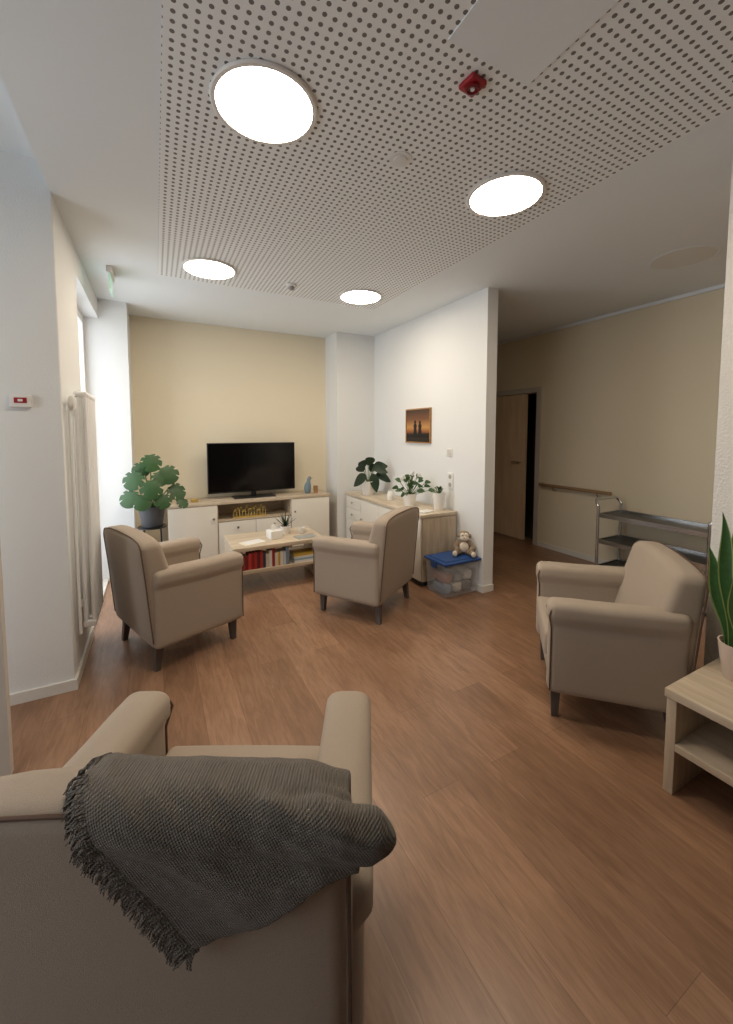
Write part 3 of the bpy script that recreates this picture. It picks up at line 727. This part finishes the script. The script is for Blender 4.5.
for cx,h in ((0.05,0.10),(-0.04,0.09)):
    prof=[(cx-0.034,-0.10),(cx-0.026,-0.03),(cx-0.034,0.0),(cx-0.016,h*0.25),(cx-0.02,h*0.5),(cx,h*0.65),(cx+0.02,h*0.5),(cx+0.016,h*0.25),(cx+0.034,0),(cx+0.026,-0.03),(cx+0.034,-0.10)]
    b.add([(-0.0135,y,z) for y,z in prof],[tuple(range(len(prof)))])
b.add([(-0.0135,-0.215,-0.13),(-0.0135,0.215,-0.13),(-0.0135,0.215,-0.09),(-0.0135,0.05,-0.10),(-0.0135,-0.215,-0.08)],[(0,1,2,3,4)])
b.out('silhouettes',mat('silhouette_black',(20,14,12),0.6),e,smooth=False)

# ------------------------------------------------------------ storage box
e=thing('storage_box','clear plastic storage box with blue lid beside the sideboard','storage box',(2.365,2.805,0),0.0)
b=MB()
def fbx(p):
    k=1-0.08*(0.30-p.z)/0.30; return Vector((p.x*k,p.y*k,p.z))
b.rbox((-0.20,-0.145,0.0),(0.20,0.145,0.295),0.018,fn=fbx); b.out('bin',M_clear,e)
b=MB(); b.rbox((-0.21,-0.155,0.295),(0.21,0.155,0.318),0.008); b.rbox((-0.175,-0.12,0.31),(0.175,0.12,0.326),0.006); b.out('lid',M_bluelid,e)
for sx in (-1,1):
    b=MB(); b.rbox((sx*0.209-0.008,-0.04,0.25),(sx*0.209+0.005,0.04,0.32),0.006); b.out('clip',M_bluelid,e)
for k,(cc,lab) in enumerate([((120,136,156),'blue folded cloth bundle'),((200,192,176),'beige folded cloth bundle'),((96,90,86),'dark folded cloth bundle'),((176,120,100),'rust folded cloth bundle'),((150,150,150),'grey folded cloth bundle'),((220,216,210),'white folded cloth bundle')]):
    b=MB(); b.rbox((-0.05,-0.09,0),(0.05,0.09,0.09),0.03,(3,3,3),fn=lambda p:p+Vector((0.01*noise.noise(p*20),0.01*noise.noise(p*22),0)))
    o=b.out('cloth_bundle',mat('cloth_%d'%k,cc,0.9),loc=(2.365-0.115+0.115*(k%3),2.805,0.015+0.095*(k//3))); tag(o,lab+' inside the storage box','cloth')

e=thing('plush_monkey','brown plush monkey with cream face sitting on the box lid','stuffed toy',(2.50,2.805,0.3265),math.radians(-40))
e.scale=(1.08,1.08,1.08)
b=MB()
b.ball((0,0,0.06),(0.05,0.045,0.06)); b.ball((0,-0.005,0.155),(0.048,0.044,0.046))
def limb(pts,rs):
    for i in range(len(pts)-1):
        A=Vector(pts[i]);B=Vector(pts[i+1])
        for k in range(5):
            t=k/4; b.ball(A.lerp(B,t),rs[i]*(1-t)+rs[i+1]*t,seg=12,rings=8)
for s in (-1,1):
    limb([(s*0.045,0,0.10),(s*0.075,-0.03,0.065),(s*0.055,-0.065,0.05)],[0.02,0.017,0.02])
    limb([(s*0.03,-0.02,0.028),(s*0.065,-0.075,0.024),(s*0.075,-0.105,0.028)],[0.028,0.022,0.024])
    b.ball((s*0.052,0,0.155),(0.012,0.008,0.018),seg=12,rings=8)
o=b.out('body',M_plushb,e); rm=o.modifiers.new('r','REMESH'); rm.mode='VOXEL'; rm.voxel_size=0.005; rm.use_smooth_shade=True
sm=o.modifiers.new('s','SMOOTH'); sm.iterations=6
b=MB(); b.ball((0,-0.033,0.142),(0.040,0.028,0.028)); b.ball((-0.016,-0.036,0.168),(0.021,0.016,0.020)); b.ball((0.016,-0.036,0.168),(0.021,0.016,0.020)); b.out('face',M_plushl,e)
for s in (-1,1):
    b=MB(); b.ball((s*0.014,-0.053,0.168),0.004); b.out('eye',M_blk,e)
    b=MB(); b.ball((s*0.075,-0.122,0.03),(0.02,0.012,0.024)); b.out('sole',M_plushl,e)
b=MB(); b.ball((0,-0.062,0.15),(0.005,0.003,0.003)); b.out('nose',M_blk,e)
b=MB(); b.ball((0,-0.034,0.065),(0.038,0.020,0.045)); b.out('belly',M_plushl,e)

# ------------------------------------------------------------ handrail
e=thing('handrail','light wood handrail on metal brackets along corridor wall','handrail',(XC,0,0.80))
b=MB(); b.tube([(-0.01,3.38,0),(-0.05,3.40,0),(-0.07,3.36,0),(-0.07,2.50,0)],0.019,16); b.out('rail',wood('handrail_wood',(150,120,90),(172,140,106),'Y'),e)
for y in (3.2,2.65):
    b=MB(); b.tube([(0,y,-0.06),(-0.05,y,-0.06),(-0.07,y,-0.02)],0.007,8); b.out('bracket',M_metal,e)

# ------------------------------------------------------------ serving cart
cx0,cx1,cy0,cy1=3.80,4.18,1.47,2.36
e=thing('serving_cart','steel serving trolley with three dark tray shelves','serving trolley',(0,0,0))
for (x,y) in ((cx0,cy0),(cx1,cy0),(cx0,cy1),(cx1,cy1)):
    b=MB(); b.tube([(x,y,0.07),(x,y,0.73)],0.0135,12); b.out('post',M_metal,e)
    b=MB(); b.lathe([(0.030,-0.012),(0.034,-0.008),(0.034,0.008),(0.030,0.012)],seg=20,fn=lambda p:Vector((x+p.z,y+p.x,0.034+p.y))); b.out('caster',M_rubber,e)
    b=MB(); b.box(x-0.02,x-0.015,y-0.015,y+0.015,0.03,0.075); b.box(x+0.015,x+0.02,y-0.015,y+0.015,0.03,0.075); b.box(x-0.02,x+0.02,y-0.015,y+0.015,0.07,0.077); b.out('caster_fork',M_metal,e)
for y,sg in ((cy0,-1),(cy1,1)):
    b=MB(); pts=[(cx0,y,0.73)]+[(cx0+0.05*(1-math.cos(a)),y+sg*0.04*math.sin(a),0.73+0.06*math.sin(a)) for a in (0.4,0.8,1.2,1.5)]+[(cx1-0.05*(1-math.cos(a)),y+sg*0.04*math.sin(a),0.73+0.06*math.sin(a)) for a in (1.5,1.2,0.8,0.4)]+[(cx1,y,0.73)]
    b.tube(pts,0.0135,12); b.out('handle',M_metal,e)
for z in (0.13,0.385,0.64):
    b=MB(); b.box(cx0,cx1,cy0,cy1,z,z+0.004)
    b.out('shelf',M_cart,e,smooth=False)
    b=MB()
    b.box(cx0-0.005,cx0+0.005,cy0,cy1,z-0.015,z+0.022); b.box(cx1-0.005,cx1+0.005,cy0,cy1,z-0.015,z+0.022); b.box(cx0,cx1,cy0-0.005,cy0+0.005,z-0.015,z+0.022); b.box(cx0,cx1,cy1-0.005,cy1+0.005,z-0.015,z+0.022)
    b.out('shelf_rim',M_metal,e,smooth=False)

# ------------------------------------------------------------ plant on side table
e=thing('potted_snake_plant','upright green snake plant with pale leaf edges in a terracotta pot','potted plant',(2.11,0.69,0.4305))
pot(e,0.062,0.15,M_terr,0.075)
c=MB()
prof=lambda t:(0.55+0.8*t if t<0.5 else 0.95)*(1 if t<0.6 else max(0.02,math.cos((t-0.6)/0.4*math.pi/2)))
V=Vector
for (bx,by,lx,ly,L,W,bd) in [(-0.040,0.015,-0.06,0.06,0.58,0.026,-0.02),(-0.015,-0.02,-0.02,-0.01,0.50,0.026,0.02),(-0.03,0.03,-0.12,0.13,0.44,0.024,-0.03),(0.01,0.02,0.0,0.04,0.60,0.027,0.0),(0.03,-0.01,0.08,-0.04,0.52,0.027,0.03),(0.0,-0.04,0.03,-0.12,0.42,0.026,0.0),(0.035,0.025,0.12,0.05,0.45,0.026,0.02),(-0.045,-0.01,-0.16,0.03,0.36,0.023,-0.02)]:
    edged_leaf(c,(bx,by,0.12),V((lx,ly,1)),L,W,0.3,V((-0.75,-0.35,0.1)),prof,bd)
c.out('foliage',[M_sgreen,M_sedge],e)

# ------------------------------------------------------------ light
w=bpy.data.worlds.new('world'); scene.world=w; w.use_nodes=True
bg=w.node_tree.nodes['Background']; bg.inputs[0].default_value=(0.82,0.91,1,1); bg.inputs[1].default_value=1.0
def area(name,loc,ry,sx,sy,e,col):
    L=bpy.data.lights.new(name,'AREA'); L.shape='RECTANGLE'; L.size=sx; L.size_y=sy; L.energy=e; L.color=col
    lo=bpy.data.objects.new(name,L); COL.objects.link(lo); lo.location=loc; lo.rotation_euler=(0,math.radians(ry),0)
area('daylight',(-0.9,3.98,1.35),-90,2.3,1.1,24,(0.88,0.94,1))
area('bay_fill_light',(-2.45,1.25,1.4),-90,2.2,2.0,24,(0.92,0.96,1))  # added fill lamp outside the added bay window

# ------------------------------------------------------------ camera
cam=bpy.data.cameras.new('camera'); co=bpy.data.objects.new('camera',cam); COL.objects.link(co); scene.camera=co
yaw=math.radians(27.8); p=math.radians(3.7)
F=Vector((math.sin(yaw)*math.cos(p),math.cos(yaw)*math.cos(p),-math.sin(p))); R=Vector((math.cos(yaw),-math.sin(yaw),0)); U=R.cross(F)
mw=Matrix((R,U,-F)).transposed().to_4x4(); mw.translation=(0,0,CAMH); co.matrix_world=mw
cam.sensor_fit='VERTICAL'; cam.sensor_height=36; cam.lens=400/1024*36; cam.shift_y=-54/1024; cam.clip_start=0.02
scene.view_settings.view_transform='Standard'; scene.view_settings.exposure=0.12
